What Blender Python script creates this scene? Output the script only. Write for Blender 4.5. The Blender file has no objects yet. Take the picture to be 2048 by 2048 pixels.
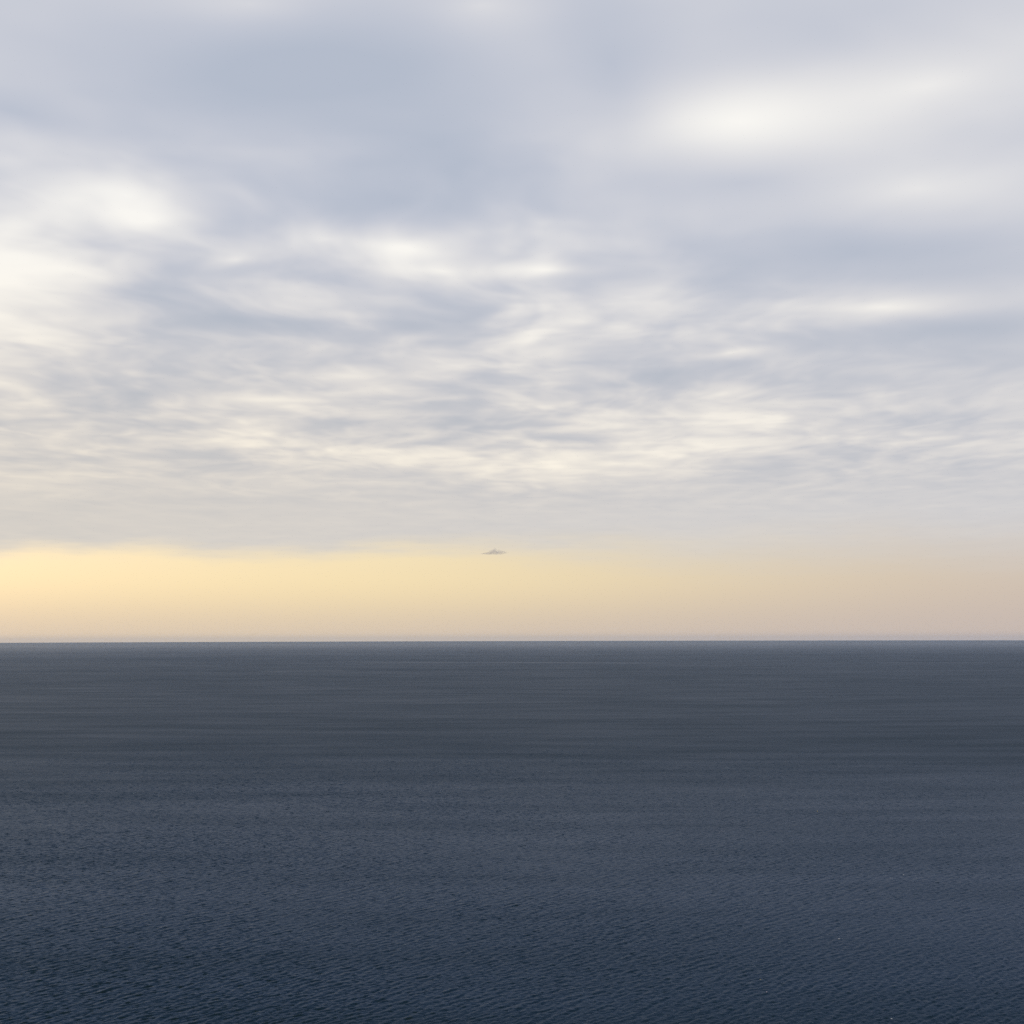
import bpy, math
import numpy as np

sc = bpy.context.scene
EARTH = 6.371e6
EYE = 100.0                      # the photographer stands on a cliff about 100 m above the sea

# ------------------------------------------------------------------ camera
cam = bpy.data.cameras.new('camera')
cam_ob = bpy.data.objects.new('camera', cam)
sc.collection.objects.link(cam_ob)
cam.sensor_fit = 'HORIZONTAL'
cam.angle = math.radians(40.0)
cam.clip_start = 1.0
cam.clip_end = 400000.0
cam_ob.location = (0, 0, EYE)
PITCH = 4.92
cam_ob.rotation_euler = (math.radians(90 + PITCH), 0, 0)
cam_ob.rotation_euler.rotate_axis('Z', math.radians(-0.14))
sc.camera = cam_ob

# ------------------------------------------------------------------ light constants
SUN_AZ = -58.0                   # degrees from the view axis (+Y), minus = to the left
SUN_EL = 9.0

# ------------------------------------------------------------------ node helper
class NT:
    def __init__(s, tree):
        s.t = tree
    def node(s, kind, **kw):
        n = s.t.nodes.new(kind)
        for k, v in kw.items():
            setattr(n, k, v)
        return n
    def put(s, sock, v):
        if isinstance(v, bpy.types.NodeSocket):
            s.t.links.new(v, sock)
        elif v is not None:
            sock.default_value = v
    def math(s, op, a, b=None, c=None, clamp=False):
        n = s.node('ShaderNodeMath', operation=op, use_clamp=clamp)
        for i, v in enumerate((a, b, c)):
            s.put(n.inputs[i], v)
        return n.outputs[0]
    def vmath(s, op, a, b=None, scale=None):
        n = s.node('ShaderNodeVectorMath', operation=op)
        s.put(n.inputs[0], a)
        s.put(n.inputs[1], b)
        if scale is not None:
            s.put(n.inputs['Scale'], scale)
        return n.outputs['Value'] if op in ('LENGTH', 'DOT_PRODUCT') else n.outputs[0]
    def noise(s, vec, scale, detail=2.0, rough=0.5, out=0, dims='3D'):
        n = s.node('ShaderNodeTexNoise', noise_dimensions=dims)
        s.put(n.inputs['Vector'], vec)
        s.put(n.inputs['Scale'], scale)
        s.put(n.inputs['Detail'], detail)
        s.put(n.inputs['Roughness'], rough)
        return n.outputs[out]
    def step(s, x, a, b, lo=0.0, hi=1.0):
        n = s.node('ShaderNodeMapRange', interpolation_type='SMOOTHSTEP')
        s.put(n.inputs[0], x)
        for i, v in zip((1, 2, 3, 4), (a, b, lo, hi)):
            s.put(n.inputs[i], v)
        return n.outputs[0]
    def mix(s, f, a, b, blend='MIX'):
        n = s.node('ShaderNodeMix', data_type='RGBA', blend_type=blend)
        s.put(n.inputs[0], f)
        s.put(n.inputs[6], a)
        s.put(n.inputs[7], b)
        return n.outputs[2]
    def comb(s, x, y, z=0.0):
        n = s.node('ShaderNodeCombineXYZ')
        for i, v in enumerate((x, y, z)):
            s.put(n.inputs[i], v)
        return n.outputs[0]

def lin(r, g, b):
    f = lambda c: (c / 255 / 12.92) if c <= 10 else ((c / 255 + 0.055) / 1.055) ** 2.4
    return (f(r), f(g), f(b), 1.0)

# ------------------------------------------------------------------ world: clear Nishita sky behind a soft broken cloud layer
world = bpy.data.worlds.new('World')
sc.world = world
world.use_nodes = True
world.cycles.sampling_method = 'MANUAL'
world.cycles.sample_map_resolution = 512
W = NT(world.node_tree)
bg = world.node_tree.nodes['Background']
bg.inputs['Strength'].default_value = 0.1
sky = W.node('ShaderNodeTexSky', sky_type='NISHITA', sun_disc=False)
sky.sun_elevation = math.radians(SUN_EL)
sky.sun_rotation = math.radians(SUN_AZ)
sky.altitude = EYE
sky.air_density = 1.0
sky.dust_density = 2.0
sky.ozone_density = 1.0

tc = W.node('ShaderNodeTexCoord')
direction = tc.outputs['Generated']
sep = W.node('ShaderNodeSeparateXYZ')
W.put(sep.inputs[0], direction)
dx, dy, dz = sep.outputs
az = W.math('DEGREES', W.math('ARCTAN2', dx, dy))            # 0 = straight out to sea, + = right
el = W.math('DEGREES', W.math('ARCSINE', dz))
# where the ray meets the cloud layer, in cloud heights
zz = W.math('ADD', W.math('MAXIMUM', dz, 0.0), 0.03)
plane = W.comb(W.math('DIVIDE', dx, zz), W.math('DIVIDE', dy, zz))
# gently wandering coordinates so that the cloud edges are not regular
warp = W.vmath('SUBTRACT', W.noise(plane, 1.1, 2.0, 0.55, 1), (0.5, 0.5, 0.5))
sky_deg = W.vmath('ADD', W.comb(az, el), W.vmath('MULTIPLY', warp, (5.0, 1.5, 0.0)))
plane_w = W.vmath('ADD', plane, W.vmath('SCALE', warp, scale=0.5))

# thin (bright) and thick (grey) places of the layer: azimuth, elevation, half widths in degrees, tilt, weight
PLACES = [
# thick
(-9.0, 21.8, 10.5, 2.8, 3, -0.78), (-3.5, 19.8, 7.5, 3.6, -10, -0.45), (4.2, 22.5, 4.0, 4.5, -30, -0.35),
(9.5, 18.0, 9.0, 2.0, 0, -0.30), (13.5, 14.8, 12.0, 2.2, 3, -0.55), (18.5, 11.8, 8.0, 2.2, -3, -0.60),
(-5.0, 17.6, 10.0, 2.6, 0, -0.50), (-20.0, 19.8, 5.0, 1.0, -6, -0.35), (-14.2, 13.9, 3.5, 2.2, 0, -0.50),
(-7.0, 12.4, 9.0, 1.2, 0, -0.40), (6.0, 10.6, 5.0, 1.5, 4, -0.45), (-15.0, 9.6, 5.0, 1.3, 0, -0.35),
(17.0, 5.6, 7.0, 1.0, 0, -0.25),
# thin
(9.8, 20.3, 7.0, 2.3, 0, 0.85), (16.5, 20.9, 9.0, 2.4, 2, 0.55), (15.4, 12.8, 6.5, 0.95, 0, 0.85),
(16.5, 17.2, 8.0, 2.6, -4, 0.50), (-20.0, 14.0, 6.0, 3.8, 8, 1.25), (-15.8, 17.2, 5.0, 1.7, -4, 0.75),
(-15.0, 16.3, 2.2, 0.8, 0, 0.55), (-11.6, 15.0, 1.8, 0.6, 0, 0.60), (-7.6, 15.8, 3.2, 0.9, 0, 0.50),
(-4.0, 15.4, 2.6, 0.6, -6, 0.65), (-2.4, 14.4, 3.6, 0.8, -4, 0.70), (1.8, 14.5, 3.0, 0.5, 0, 0.60),
(4.6, 13.3, 3.6, 0.6, 0, 0.45), (0.8, 12.1, 4.2, 1.2, 0, 0.65), (-7.5, 12.8, 3.0, 0.7, 0, 0.45),
(8.6, 11.4, 2.6, 0.5, 4, 0.65), (-9.5, 9.4, 6.0, 0.7, 0, 0.45), (-11.0, 7.7, 4.0, 0.6, 0, 0.70),
(-7.2, 7.3, 3.8, 0.6, -2, 0.70), (-1.0, 6.8, 5.0, 0.9, -2, 0.55), (4.2, 6.7, 5.0, 1.1, 2, 0.70),
(7.6, 7.3, 3.6, 0.6, 2, 0.55), (10.0, 8.4, 6.0, 1.2, 3, 0.45), (-19.5, 5.8, 6.0, 0.6, 0, 0.45),
(-11.5, 24.2, 7.0, 1.8, 0, 0.35), (-1.5, 24.6, 4.5, 1.6, 0, 0.35),
]
sheared = {}
acc = None
for (a0, e0, wa, we, tilt, wt) in PLACES:
    t = round(math.tan(math.radians(tilt)), 4)
    if t not in sheared:
        sheared[t] = sky_deg if t == 0 else W.vmath('ADD', sky_deg, W.comb(0.0, W.math('MULTIPLY', az, -t)))
    sx, sy = 1 / (wa * 1.35), 1 / (we * 1.35)
    n = W.node('ShaderNodeVectorMath', operation='MULTIPLY_ADD')
    W.put(n.inputs[0], sheared[t])
    n.inputs[1].default_value = (sx, sy, 0)
    n.inputs[2].default_value = (-a0 * sx, -(e0 - t * a0) * sy, 0)
    gr = W.node('ShaderNodeTexGradient', gradient_type='QUADRATIC_SPHERE')
    W.put(gr.inputs[0], n.outputs[0])
    acc = W.math('MULTIPLY_ADD', gr.outputs['Fac'], wt, 0.0 if acc is None else acc)

# cloud grain: broad lumps everywhere, small broken cells lower down where the layer breaks up
lumps = W.math('SUBTRACT', W.noise(plane_w, 0.55, 3.0, 0.5), 0.5)
cells = W.math('SUBTRACT', W.noise(W.vmath('MULTIPLY', plane_w, (1.0, 0.7, 1.0)), 3.0, 2.5, 0.55), 0.5)
fine = W.math('SUBTRACT', W.noise(W.vmath('MULTIPLY', plane_w, (1.0, 0.6, 1.0)), 7.0, 2.0, 0.5), 0.5)
broken = W.math('MULTIPLY', W.step(el, 24.0, 14.0), W.step(W.math('MULTIPLY_ADD', az, 0.55, el), 25.0, 15.0))
billow = W.math('SUBTRACT', W.noise(plane_w, 1.5, 3.0, 0.55), 0.5)
thin = W.math('MULTIPLY_ADD', billow, 0.35, W.math('MULTIPLY_ADD', lumps, 0.6, 0.455))
thin = W.math('SUBTRACT', thin, W.step(el, 15.0, 23.0, 0.0, 0.08))     # the layer is thicker overhead
thin = W.math('MULTIPLY_ADD', acc, 0.62, thin)
thin = W.math('MULTIPLY_ADD', W.math('MULTIPLY', cells, broken), 0.66, thin)
thin = W.math('MULTIPLY_ADD', W.math('MULTIPLY', fine, broken), 0.52, thin)
# contrast washes out towards the hazy horizon
contrast = W.step(el, 4.3, 8.0, 0.14, 1.0)
thin = W.math('MULTIPLY_ADD', W.math('SUBTRACT', thin, 0.42), contrast, 0.42)

ramp = W.node('ShaderNodeValToRGB')
W.put(ramp.inputs[0], thin)
ramp.color_ramp.interpolation = 'B_SPLINE'
els = ramp.color_ramp.elements
els[0].position = 0.0; els[0].color = lin(177, 186, 202)
els[1].position = 1.0; els[1].color = lin(251, 249, 244)
for p, c in ((0.30, (193, 198, 211)), (0.52, (213, 214, 220)), (0.75, (235, 234, 233))):
    e = els.new(p); e.color = lin(*c)
cloud = ramp.outputs[0]
# sunlight that has come a long way through low air: warmer towards the horizon and towards the sun
warm_low = W.step(el, 18.0, 2.0)
sunward = W.step(W.math('ABSOLUTE', W.math('SUBTRACT', az, SUN_AZ)), 90.0, 25.0)
tint = W.mix(W.math('MULTIPLY', warm_low, W.math('MULTIPLY_ADD', sunward, 0.6, 0.4)), (1, 1, 1, 1), (1.12, 1.01, 0.82, 1))
cloud = W.mix(1.0, cloud, tint, 'MULTIPLY')

# the layer ends a few degrees above the horizon; below its ragged far edge stands the clear hazy sky
edge_wave = W.math('SUBTRACT', W.noise(W.comb(W.math('MULTIPLY', az, 0.09), 0.0, 3.7), 1.0, 2.0, 0.5), 0.5)
wisps = W.math('SUBTRACT', W.noise(W.comb(W.math('MULTIPLY', az, 0.30), W.math('MULTIPLY', el, 2.2), 1.3), 1.0, 3.0, 0.6), 0.5)
edge_el = W.math('MULTIPLY_ADD', wisps, 0.9, W.math('MULTIPLY_ADD', edge_wave, 1.5, 3.35))
edge_el = W.math('SUBTRACT', edge_el, W.step(az, -10.0, -24.0, 0.0, 0.45))
edge_soft = W.step(az, -8.0, 14.0, 0.55, 1.7)
d_edge = W.math('DIVIDE', W.math('SUBTRACT', el, edge_el), edge_soft)
cover = W.step(d_edge, -1.0, 1.0)
clear = W.vmath('MULTIPLY', sky.outputs[0], (0.165, 0.158, 0.210))
haze_near = W.mix(W.step(az, -8.0, 25.0), lin(253, 233, 187), lin(219, 204, 192))
haze_low = W.mix(W.step(az, -14.0, 24.0), lin(222, 205, 184), lin(206, 192, 185))
haze_col = W.mix(W.step(el, 2.4, -0.3), haze_near, haze_low)
haze_f = W.step(el, 3.0, -0.6, 0.72, 0.90)
clear = W.mix(haze_f, clear, haze_col)
col = W.mix(cover, clear, cloud)
col = W.vmath('SCALE', col, scale=10.0)
W.put(bg.inputs['Color'], col)

# ------------------------------------------------------------------ sun (veiled by the cloud layer, so weak and wide)
sun = bpy.data.lights.new('sun', 'SUN')
sun.energy = 0.5
sun.angle = math.radians(20.0)
sun.color = (1.0, 0.93, 0.82)
sun_ob = bpy.data.objects.new('sun', sun)
sc.collection.objects.link(sun_ob)
sun_ob.rotation_euler = (math.radians(90 - SUN_EL), 0, math.radians(180 - SUN_AZ))

# ------------------------------------------------------------------ exposure and renderer
sc.view_settings.view_transform = 'Standard'
sc.view_settings.look = 'None'
sc.view_settings.exposure = 0.0
sc.view_settings.gamma = 1.0
sc.view_settings.use_curve_mapping = False
sc.cycles.max_bounces = 4
sc.cycles.use_denoising = False
sc.cycles.use_adaptive_sampling = True
sc.cycles.adaptive_threshold = 0.01
sc.cycles.adaptive_min_samples = 16

# ------------------------------------------------------------------ mesh helper
def link_mesh(name, verts, quads, mat, smooth=True):
    me = bpy.data.meshes.new(name)
    me.vertices.add(len(verts))
    me.vertices.foreach_set('co', np.asarray(verts, 'f').ravel())
    me.loops.add(quads.size)
    me.loops.foreach_set('vertex_index', quads.astype('i').ravel())
    me.polygons.add(len(quads))
    me.polygons.foreach_set('loop_start', np.arange(0, quads.size, 4, dtype='i'))
    me.polygons.foreach_set('use_smooth', np.full(len(quads), smooth))
    me.update(calc_edges=True)
    me.materials.append(mat)
    ob = bpy.data.objects.new(name, me)
    sc.collection.objects.link(ob)
    return ob

# ------------------------------------------------------------------ the sea: a wind sea synthesised from a directional wave spectrum
CREST = math.radians(60.0)                  # the crests run away from the viewer to the right
WAVE_DIR = CREST - math.pi / 2

def wave_tile(n, size, seed, peak, slope_rms, k_lo, k_hi, spread):
    rng = np.random.default_rng(seed)
    k1 = 2 * np.pi * np.fft.fftfreq(n, size / n)
    kx, ky = np.meshgrid(k1, k1, indexing='ij')
    k = np.hypot(kx, ky); k[0, 0] = 1e-6
    kp = 2 * np.pi / peak
    c = np.cos(np.arctan2(ky, kx) - WAVE_DIR)
    spec = k ** -4.0 * np.exp(-1.25 * (kp / k) ** 2) * (np.abs(c) ** spread + 0.03)
    spec *= np.clip((k - k_lo) / (0.3 * k_lo), 0, 1) * np.exp(-(k / k_hi) ** 4)
    spec[0, 0] = 0
    amp = np.sqrt(spec) * (rng.normal(size=(n, n)) + 1j * rng.normal(size=(n, n)))
    h = np.fft.ifft2(amp).real
    sx = np.fft.ifft2(1j * kx * amp).real
    sy = np.fft.ifft2(1j * ky * amp).real
    f = slope_rms / math.sqrt((sx ** 2 + sy ** 2).mean())
    ddx = np.fft.ifft2(1j * kx / k * amp).real
    ddy = np.fft.ifft2(1j * ky / k * amp).real
    return (h * f, ddx * f, ddy * f), size

def sample(tile, x, y):
    fields, size = tile
    n = fields[0].shape[0]
    u = (x / size % 1.0) * n; v = (y / size % 1.0) * n
    i = np.floor(u).astype(np.int32); j = np.floor(v).astype(np.int32)
    fu = u - i; fv = v - j
    i %= n; j %= n; i2 = (i + 1) % n; j2 = (j + 1) % n
    return [F[i, j] * (1 - fu) * (1 - fv) + F[i2, j] * fu * (1 - fv) + F[i, j2] * (1 - fu) * fv + F[i2, j2] * fu * fv for F in fields]

TILES = [wave_tile(1024, 197.0, 3, 3.4, 0.16, 0.16, 6.5, 10.0),
         wave_tile(768, 127.0, 8, 1.7, 0.17, 0.80, 8.0, 6.0)]

def smooth01(t):
    t = np.clip(t, 0, 1)
    return t * t * (3 - 2 * t)

def sea_surface(x, y):
    r = np.hypot(x, y)
    fade = smooth01((1900 - r) / 800) * smooth01((r - 120) / 60)
    z = np.zeros_like(x); ox = np.zeros_like(x); oy = np.zeros_like(x)
    # wind gusts: patches of livelier and calmer water
    gust = 1 + 0.10 * np.sin(x / 61 + 1.7 * np.sin(y / 143)) * np.sin(y / 87 + 1.3 * np.sin(x / 119 + 2)) + 0.08 * np.sin((x * .6 + y) / 37 + 2 * np.sin(x / 71))
    for t in TILES:
        h, a, b = sample(t, x, y)
        z += h * gust; ox += a * gust; oy += b * gust
    return -ox * 0.8 * fade, -oy * 0.8 * fade, z * fade - r * r / (2 * EARTH)

def polar_angles():
    dense = np.radians(np.linspace(-27, 27, 820))
    rest = np.radians(np.linspace(27, 333, 154))[1:]
    return np.concatenate([dense, rest])

radii = [5.0, 60.0, 120.0, 180.0]
r = 240.0
while r < 1900:
    radii.append(r)
    r += 0.26 * (r / 240.0) ** 1.0 if r < 1000 else 1.17 + (r - 1000) * 0.004
while r < 40000:
    radii.append(r)
    r *= 1.06
radii = np.array(radii)
ang = polar_angles()
RR, AA = np.meshgrid(radii, ang, indexing='ij')
X = RR * np.sin(AA); Y = RR * np.cos(AA)
ox, oy, Z = sea_surface(X, Y)
nr, na = X.shape
idx = np.arange(nr * na).reshape(nr, na)
nxt = np.roll(idx, -1, axis=1)
quads = np.stack([idx[:-1], idx[1:], nxt[1:], nxt[:-1]], -1).reshape(-1, 4)[:, ::-1]
sea_verts = np.stack([X + ox, Y + oy, Z], -1).reshape(-1, 3)
print('sea quads', len(quads))

SLICKS = [(-700, 5130, 30, 4960, 95), (-150, 4960, 520, 4760, 60), (-700, 3840, -420, 3860, 45), (1180, 4730, 1680, 4700, 60)]

water = bpy.data.materials.new('sea water')
water.use_nodes = True
S = NT(water.node_tree)
water.node_tree.nodes.clear()
w_out = S.node('ShaderNodeOutputMaterial')
gloss = S.node('ShaderNodeBsdfMetallic', fresnel_type='F82', distribution='GGX')   # mirror reflection that rises towards grazing angles
gloss.inputs['Base Color'].default_value = (0.007, 0.008, 0.004, 1)
gloss.inputs['Edge Tint'].default_value = (0.462, 0.522, 0.695, 1)
deep = S.node('ShaderNodeBsdfDiffuse')                        # light coming back out of the water
deep.inputs['Color'].default_value = (0.009, 0.0155, 0.008, 1)
both = S.node('ShaderNodeAddShader')
S.put(both.inputs[0], gloss.outputs[0]); S.put(both.inputs[1], deep.outputs[0])
S.put(w_out.inputs['Surface'], both.outputs[0])
geo = S.node('ShaderNodeNewGeometry')
pos = geo.outputs['Position']
dist = S.vmath('LENGTH', S.vmath('MULTIPLY', pos, (1, 1, 0)))
# wavelets too small for the mesh: a fine tilt near by, and the spread of facets as roughness, all waves far out
far = S.step(dist, 550.0, 1350.0)
offshore = S.step(dist, 3000.0, 15000.0)      # the wind drops farther out
gust_a = S.noise(S.vmath('MULTIPLY', pos, (0.0016, 0.0040, 0)), 1.0, 3.0, 0.55)
gust_b = S.noise(S.vmath('MULTIPLY', pos, (0.00025, 0.0012, 0)), 1.0, 3.0, 0.6)
gust = S.math('MULTIPLY_ADD', S.math('ADD', gust_a, gust_b), 0.18, 0.82)
streak = S.noise(S.vmath('MULTIPLY', pos, (0.0045, 0.021, 0)), 1.0, 4.0, 0.65)
gust = S.math('MULTIPLY', gust, S.math('MULTIPLY_ADD', streak, 0.5, 0.75))
rip = S.vmath('SUBTRACT', S.noise(pos, 1.3, 2.0, 0.6, 1), (0.5, 0.5, 0.5))
slope = S.vmath('MULTIPLY', S.vmath('SCALE', rip, scale=S.math('MULTIPLY', gust, 0.22)), (1, 1, 0))
nrm = S.vmath('NORMALIZE', S.vmath('ADD', geo.outputs['Normal'], slope))
S.put(gloss.inputs['Normal'], nrm)
# calm slicks: thin smooth bands lying across the view, kilometres off
wander = S.vmath('MULTIPLY', S.vmath('SUBTRACT', S.noise(S.vmath('MULTIPLY', pos, (0.003, 0.003, 0)), 1.0, 2.0, 0.5, 1), (0.5, 0.5, 0.5)), (0, 140, 0))
pw = S.vmath('ADD', pos, wander)
slick = S.step(S.noise(S.vmath('MULTIPLY', pw, (0.00035, 0.0042, 0)), 1.0, 2.0, 0.5), 0.60, 0.68, 0.0, 0.15)
for (x0, y0, x1, y1, half) in SLICKS:
    ln = math.hypot(x1 - x0, y1 - y0)
    ux, uy = (x1 - x0) / ln, (y1 - y0) / ln
    rel = S.vmath('SUBTRACT', pw, ((x0 + x1) / 2, (y0 + y1) / 2, 0))
    along = S.math('ABSOLUTE', S.vmath('DOT_PRODUCT', rel, (ux, uy, 0)))
    across = S.math('ABSOLUTE', S.vmath('DOT_PRODUCT', rel, (-uy, ux, 0)))
    m = S.math('MULTIPLY', S.step(across, half, half * 0.4), S.step(along, ln * 0.55, ln * 0.25))
    slick = S.math('MAXIMUM', slick, m)
slick = S.math('MULTIPLY', slick, S.step(dist, 1500.0, 2600.0))
rough = S.math('MULTIPLY', gust, S.math('MULTIPLY_ADD', offshore, -0.15, S.math('MULTIPLY_ADD', far, 0.135, 0.31)))
S.put(gloss.inputs['Roughness'], S.math('MULTIPLY', rough, S.math('MULTIPLY_ADD', slick, -0.14, 1.0)))
sea = link_mesh('sea', sea_verts, quads, water)
sea['kind'] = 'structure'
sea['label'] = 'dark blue grey sea rippled by wind, reaching to the horizon'

# ------------------------------------------------------------------ the small dark cloud under the far edge of the layer
vapour = bpy.data.materials.new('cloud vapour')
vapour.use_nodes = True
V = NT(vapour.node_tree)
vapour.node_tree.nodes.clear()
v_out = V.node('ShaderNodeOutputMaterial')
dens = V.node('ShaderNodeAttribute', attribute_name='vapour')
tcv = V.node('ShaderNodeTexCoord')
puff = V.noise(tcv.outputs['Object'], 0.02, 4.0, 0.65)
dif = V.node('ShaderNodeBsdfDiffuse')
dif.inputs['Color'].default_value = (0.56, 0.57, 0.72, 1)
trl = V.node('ShaderNodeBsdfTranslucent')
trl.inputs['Color'].default_value = (0.56, 0.57, 0.72, 1)
half_mix = V.node('ShaderNodeMixShader')
half_mix.inputs[0].default_value = 0.5
V.put(half_mix.inputs[1], dif.outputs[0]); V.put(half_mix.inputs[2], trl.outputs[0])
clearv = V.node('ShaderNodeBsdfTransparent')
mixv = V.node('ShaderNodeMixShader')
alpha = V.math('MULTIPLY', dens.outputs['Fac'], V.math('MULTIPLY_ADD', puff, 1.7, -0.45), clamp=True)
V.put(mixv.inputs[0], alpha); V.put(mixv.inputs[1], clearv.outputs[0]); V.put(mixv.inputs[2], half_mix.outputs[0])
V.put(v_out.inputs['Surface'], mixv.outputs[0])

rng = np.random.default_rng(4)
U = np.linspace(-1, 1, 65)
PH = np.linspace(0, 2 * np.pi, 33)[:-1]
prof_u = [-1.0, -0.75, -0.45, -0.25, 0.0, 0.15, 0.30, 0.55, 0.80, 1.0]
crown = np.interp(U, prof_u, [0, 8, 18, 50, 98, 112, 88, 58, 28, 0])       # metres above the base line
under = np.interp(U, prof_u, [0, 12, 22, 32, 36, 36, 34, 28, 14, 0])
lump = 1 + 0.18 * np.sin(U * 13 + 1) * np.sin(U * 7.3)
cv, cd = [], []
for i_, u in enumerate(U):
    mid = 0.0
    deep = 170 * math.sqrt(max(0.0, 1 - u * u)) + 2
    for ph in PH:
        s_, c_ = math.sin(ph), math.cos(ph)
        hgt = (crown[i_] * lump[i_] if s_ > 0 else under[i_]) * s_
        wob = 1 + 0.10 * math.sin(9 * u + 3 * ph) + 0.05 * rng.normal()
        cv.append((u * 335 * (1 + 0.02 * rng.normal()), c_ * deep * wob, hgt * wob + 8 * u))
        cd.append(max(0.0, abs(c_) ** 2.6) * smooth01((1 - abs(u)) / 0.45))
nph = len(PH)
ci = np.arange(len(U) * nph).reshape(len(U), nph)
cn = np.roll(ci, -1, axis=1)
cq = np.stack([ci[:-1], ci[1:], cn[1:], cn[:-1]], -1).reshape(-1, 4)
small_cloud = link_mesh('cloud', np.array(cv), cq, vapour)
att = small_cloud.data.attributes.new('vapour', 'FLOAT', 'POINT')
att.data.foreach_set('value', np.array(cd, 'f') * 0.64)
small_cloud.location = (-400, 30000, 1800)
small_cloud['label'] = 'tiny dusky purple cloud floating alone in the yellow band above the horizon'
small_cloud['category'] = 'cloud'

# ------------------------------------------------------------------ flecks of foam on the dark water
def foam_material(name, colour):
    m = bpy.data.materials.new(name)
    m.use_nodes = True
    F = NT(m.node_tree)
    b = m.node_tree.nodes['Principled BSDF']
    t = F.node('ShaderNodeTexCoord')
    f = F.step(F.noise(t.outputs['Object'], 9.0, 3.0, 0.6), 0.3, 0.7)
    F.put(b.inputs['Base Color'], F.mix(f, tuple(c * 0.75 for c in colour) + (1,), tuple(colour) + (1,)))
    b.inputs['Roughness'].default_value = 0.8
    return m

FOAM = {'white': foam_material('white foam', (0.80, 0.80, 0.78)),
        'yellow': foam_material('yellowish foam', (0.78, 0.66, 0.24)),
        'pink': foam_material('pinkish foam', (0.80, 0.66, 0.70))}

def foam_fleck(x, y, length, turn, tint, label, seed):
    rg = np.random.default_rng(seed)
    n, rings = 14, 5
    vs = []
    edge = 1 + 0.28 * rg.normal(size=n)
    for k in range(rings):
        q = 1 - k / rings
        for a in range(n):
            t = 2 * math.pi * a / n
            rr = q * (0.75 + 0.25 * edge[a])
            vs.append((length / 2 * rr * math.cos(t), length * 0.30 * rr * math.sin(t),
                       length * 0.20 * (1 - q * q) * (1 + 0.25 * rg.normal()) - (0.05 if k == 0 else 0)))
    vs.append((0, 0, length * 0.2))
    ii = np.arange(rings * n).reshape(rings, n)
    nn = np.roll(ii, -1, axis=1)
    q4 = [tuple(v) for v in np.stack([ii[:-1], nn[:-1], nn[1:], ii[1:]], -1).reshape(-1, 4)]
    me = bpy.data.meshes.new('foam_fleck')
    tip = len(vs) - 1
    me.from_pydata(vs, [], q4 + [(int(ii[-1, a]), int(nn[-1, a]), tip) for a in range(n)])
    for p in me.polygons:
        p.use_smooth = True
    me.materials.append(FOAM[tint])
    ob = bpy.data.objects.new('foam_fleck', me)
    sc.collection.objects.link(ob)
    g = sea_surface(np.array([float(x)]), np.array([float(y)]))
    ob.location = (x, y, float(g[2][0]) + 0.12)
    ob.rotation_euler = (0, 0, math.radians(turn))
    ob['label'] = label
    ob['category'] = 'foam'
    ob.scale = (0.68, 0.68, 0.68)
    ob['group'] = 'foam flecks on the dark water'
    return ob

for args in [
    (106.6, 470.3, 0.85, 10, 'white', 'brightest white foam fleck on the dark water of the lower right'),
    (170.8, 800.0, 1.00, 30, 'yellow', 'yellowish fleck, farthest out of those on the right half of the sea'),
    (70.7, 402.3, 0.55, 60, 'pink', 'pinkish white foam fleck, second lowest on the sea right of centre'),
    (98.1, 374.8, 0.70, -20, 'white', 'pale foam fleck at the very bottom edge of the picture'),
    (161.7, 593.1, 0.85, 15, 'white', 'small white foam fleck furthest to the right, mid way down the sea'),
    (71.4, 416.4, 0.45, 0, 'yellow', 'dim yellowish fleck just above the pinkish foam fleck at lower right'),
    (-120.2, 490.7, 0.55, 20, 'white', 'faint white foam fleck alone on the lower left water'),
]:
    foam_fleck(*args, seed=int(abs(args[0]) * 7))

# ------------------------------------------------------------------ sea haze
air = bpy.data.materials.new('sea haze')
air.use_nodes = True
A = NT(air.node_tree)
air.node_tree.nodes.clear()
a_out = A.node('ShaderNodeOutputMaterial')
vol = A.node('ShaderNodeVolumePrincipled')
vol.inputs['Color'].default_value = (0.42, 0.66, 1.0, 1)
vol.inputs['Density'].default_value = 0.8e-5
vol.inputs['Anisotropy'].default_value = 0.1
A.put(a_out.inputs['Volume'], vol.outputs[0])
# one closed box of air bent with the Earth's curve, its lid just above the eye, its floor below the water
gx = np.linspace(-43000, 43000, 61)
HX, HY = np.meshgrid(gx, gx, indexing='ij')
bend = -(HX ** 2 + HY ** 2) / (2 * EARTH)
low = np.stack([HX, HY, bend - 6.0], -1).reshape(-1, 3)
top = np.stack([HX, HY, bend + EYE + 8.0], -1).reshape(-1, 3)
gi = np.arange(61 * 61).reshape(61, 61)
lid = np.stack([gi[:-1, :-1], gi[1:, :-1], gi[1:, 1:], gi[:-1, 1:]], -1).reshape(-1, 4)
rim = np.concatenate([gi[:-1, 0], gi[-1, :-1], gi[:0:-1, -1], gi[0, :0:-1]])
rim2 = np.roll(rim, -1)
side = np.stack([rim, rim2, rim2 + 3721, rim + 3721], -1)
haze = link_mesh('haze', np.concatenate([low, top]), np.concatenate([lid[:, ::-1], lid + 3721, side]), air, smooth=False)
haze['kind'] = 'stuff'
haze['label'] = 'thin blue grey haze over the distant sea'
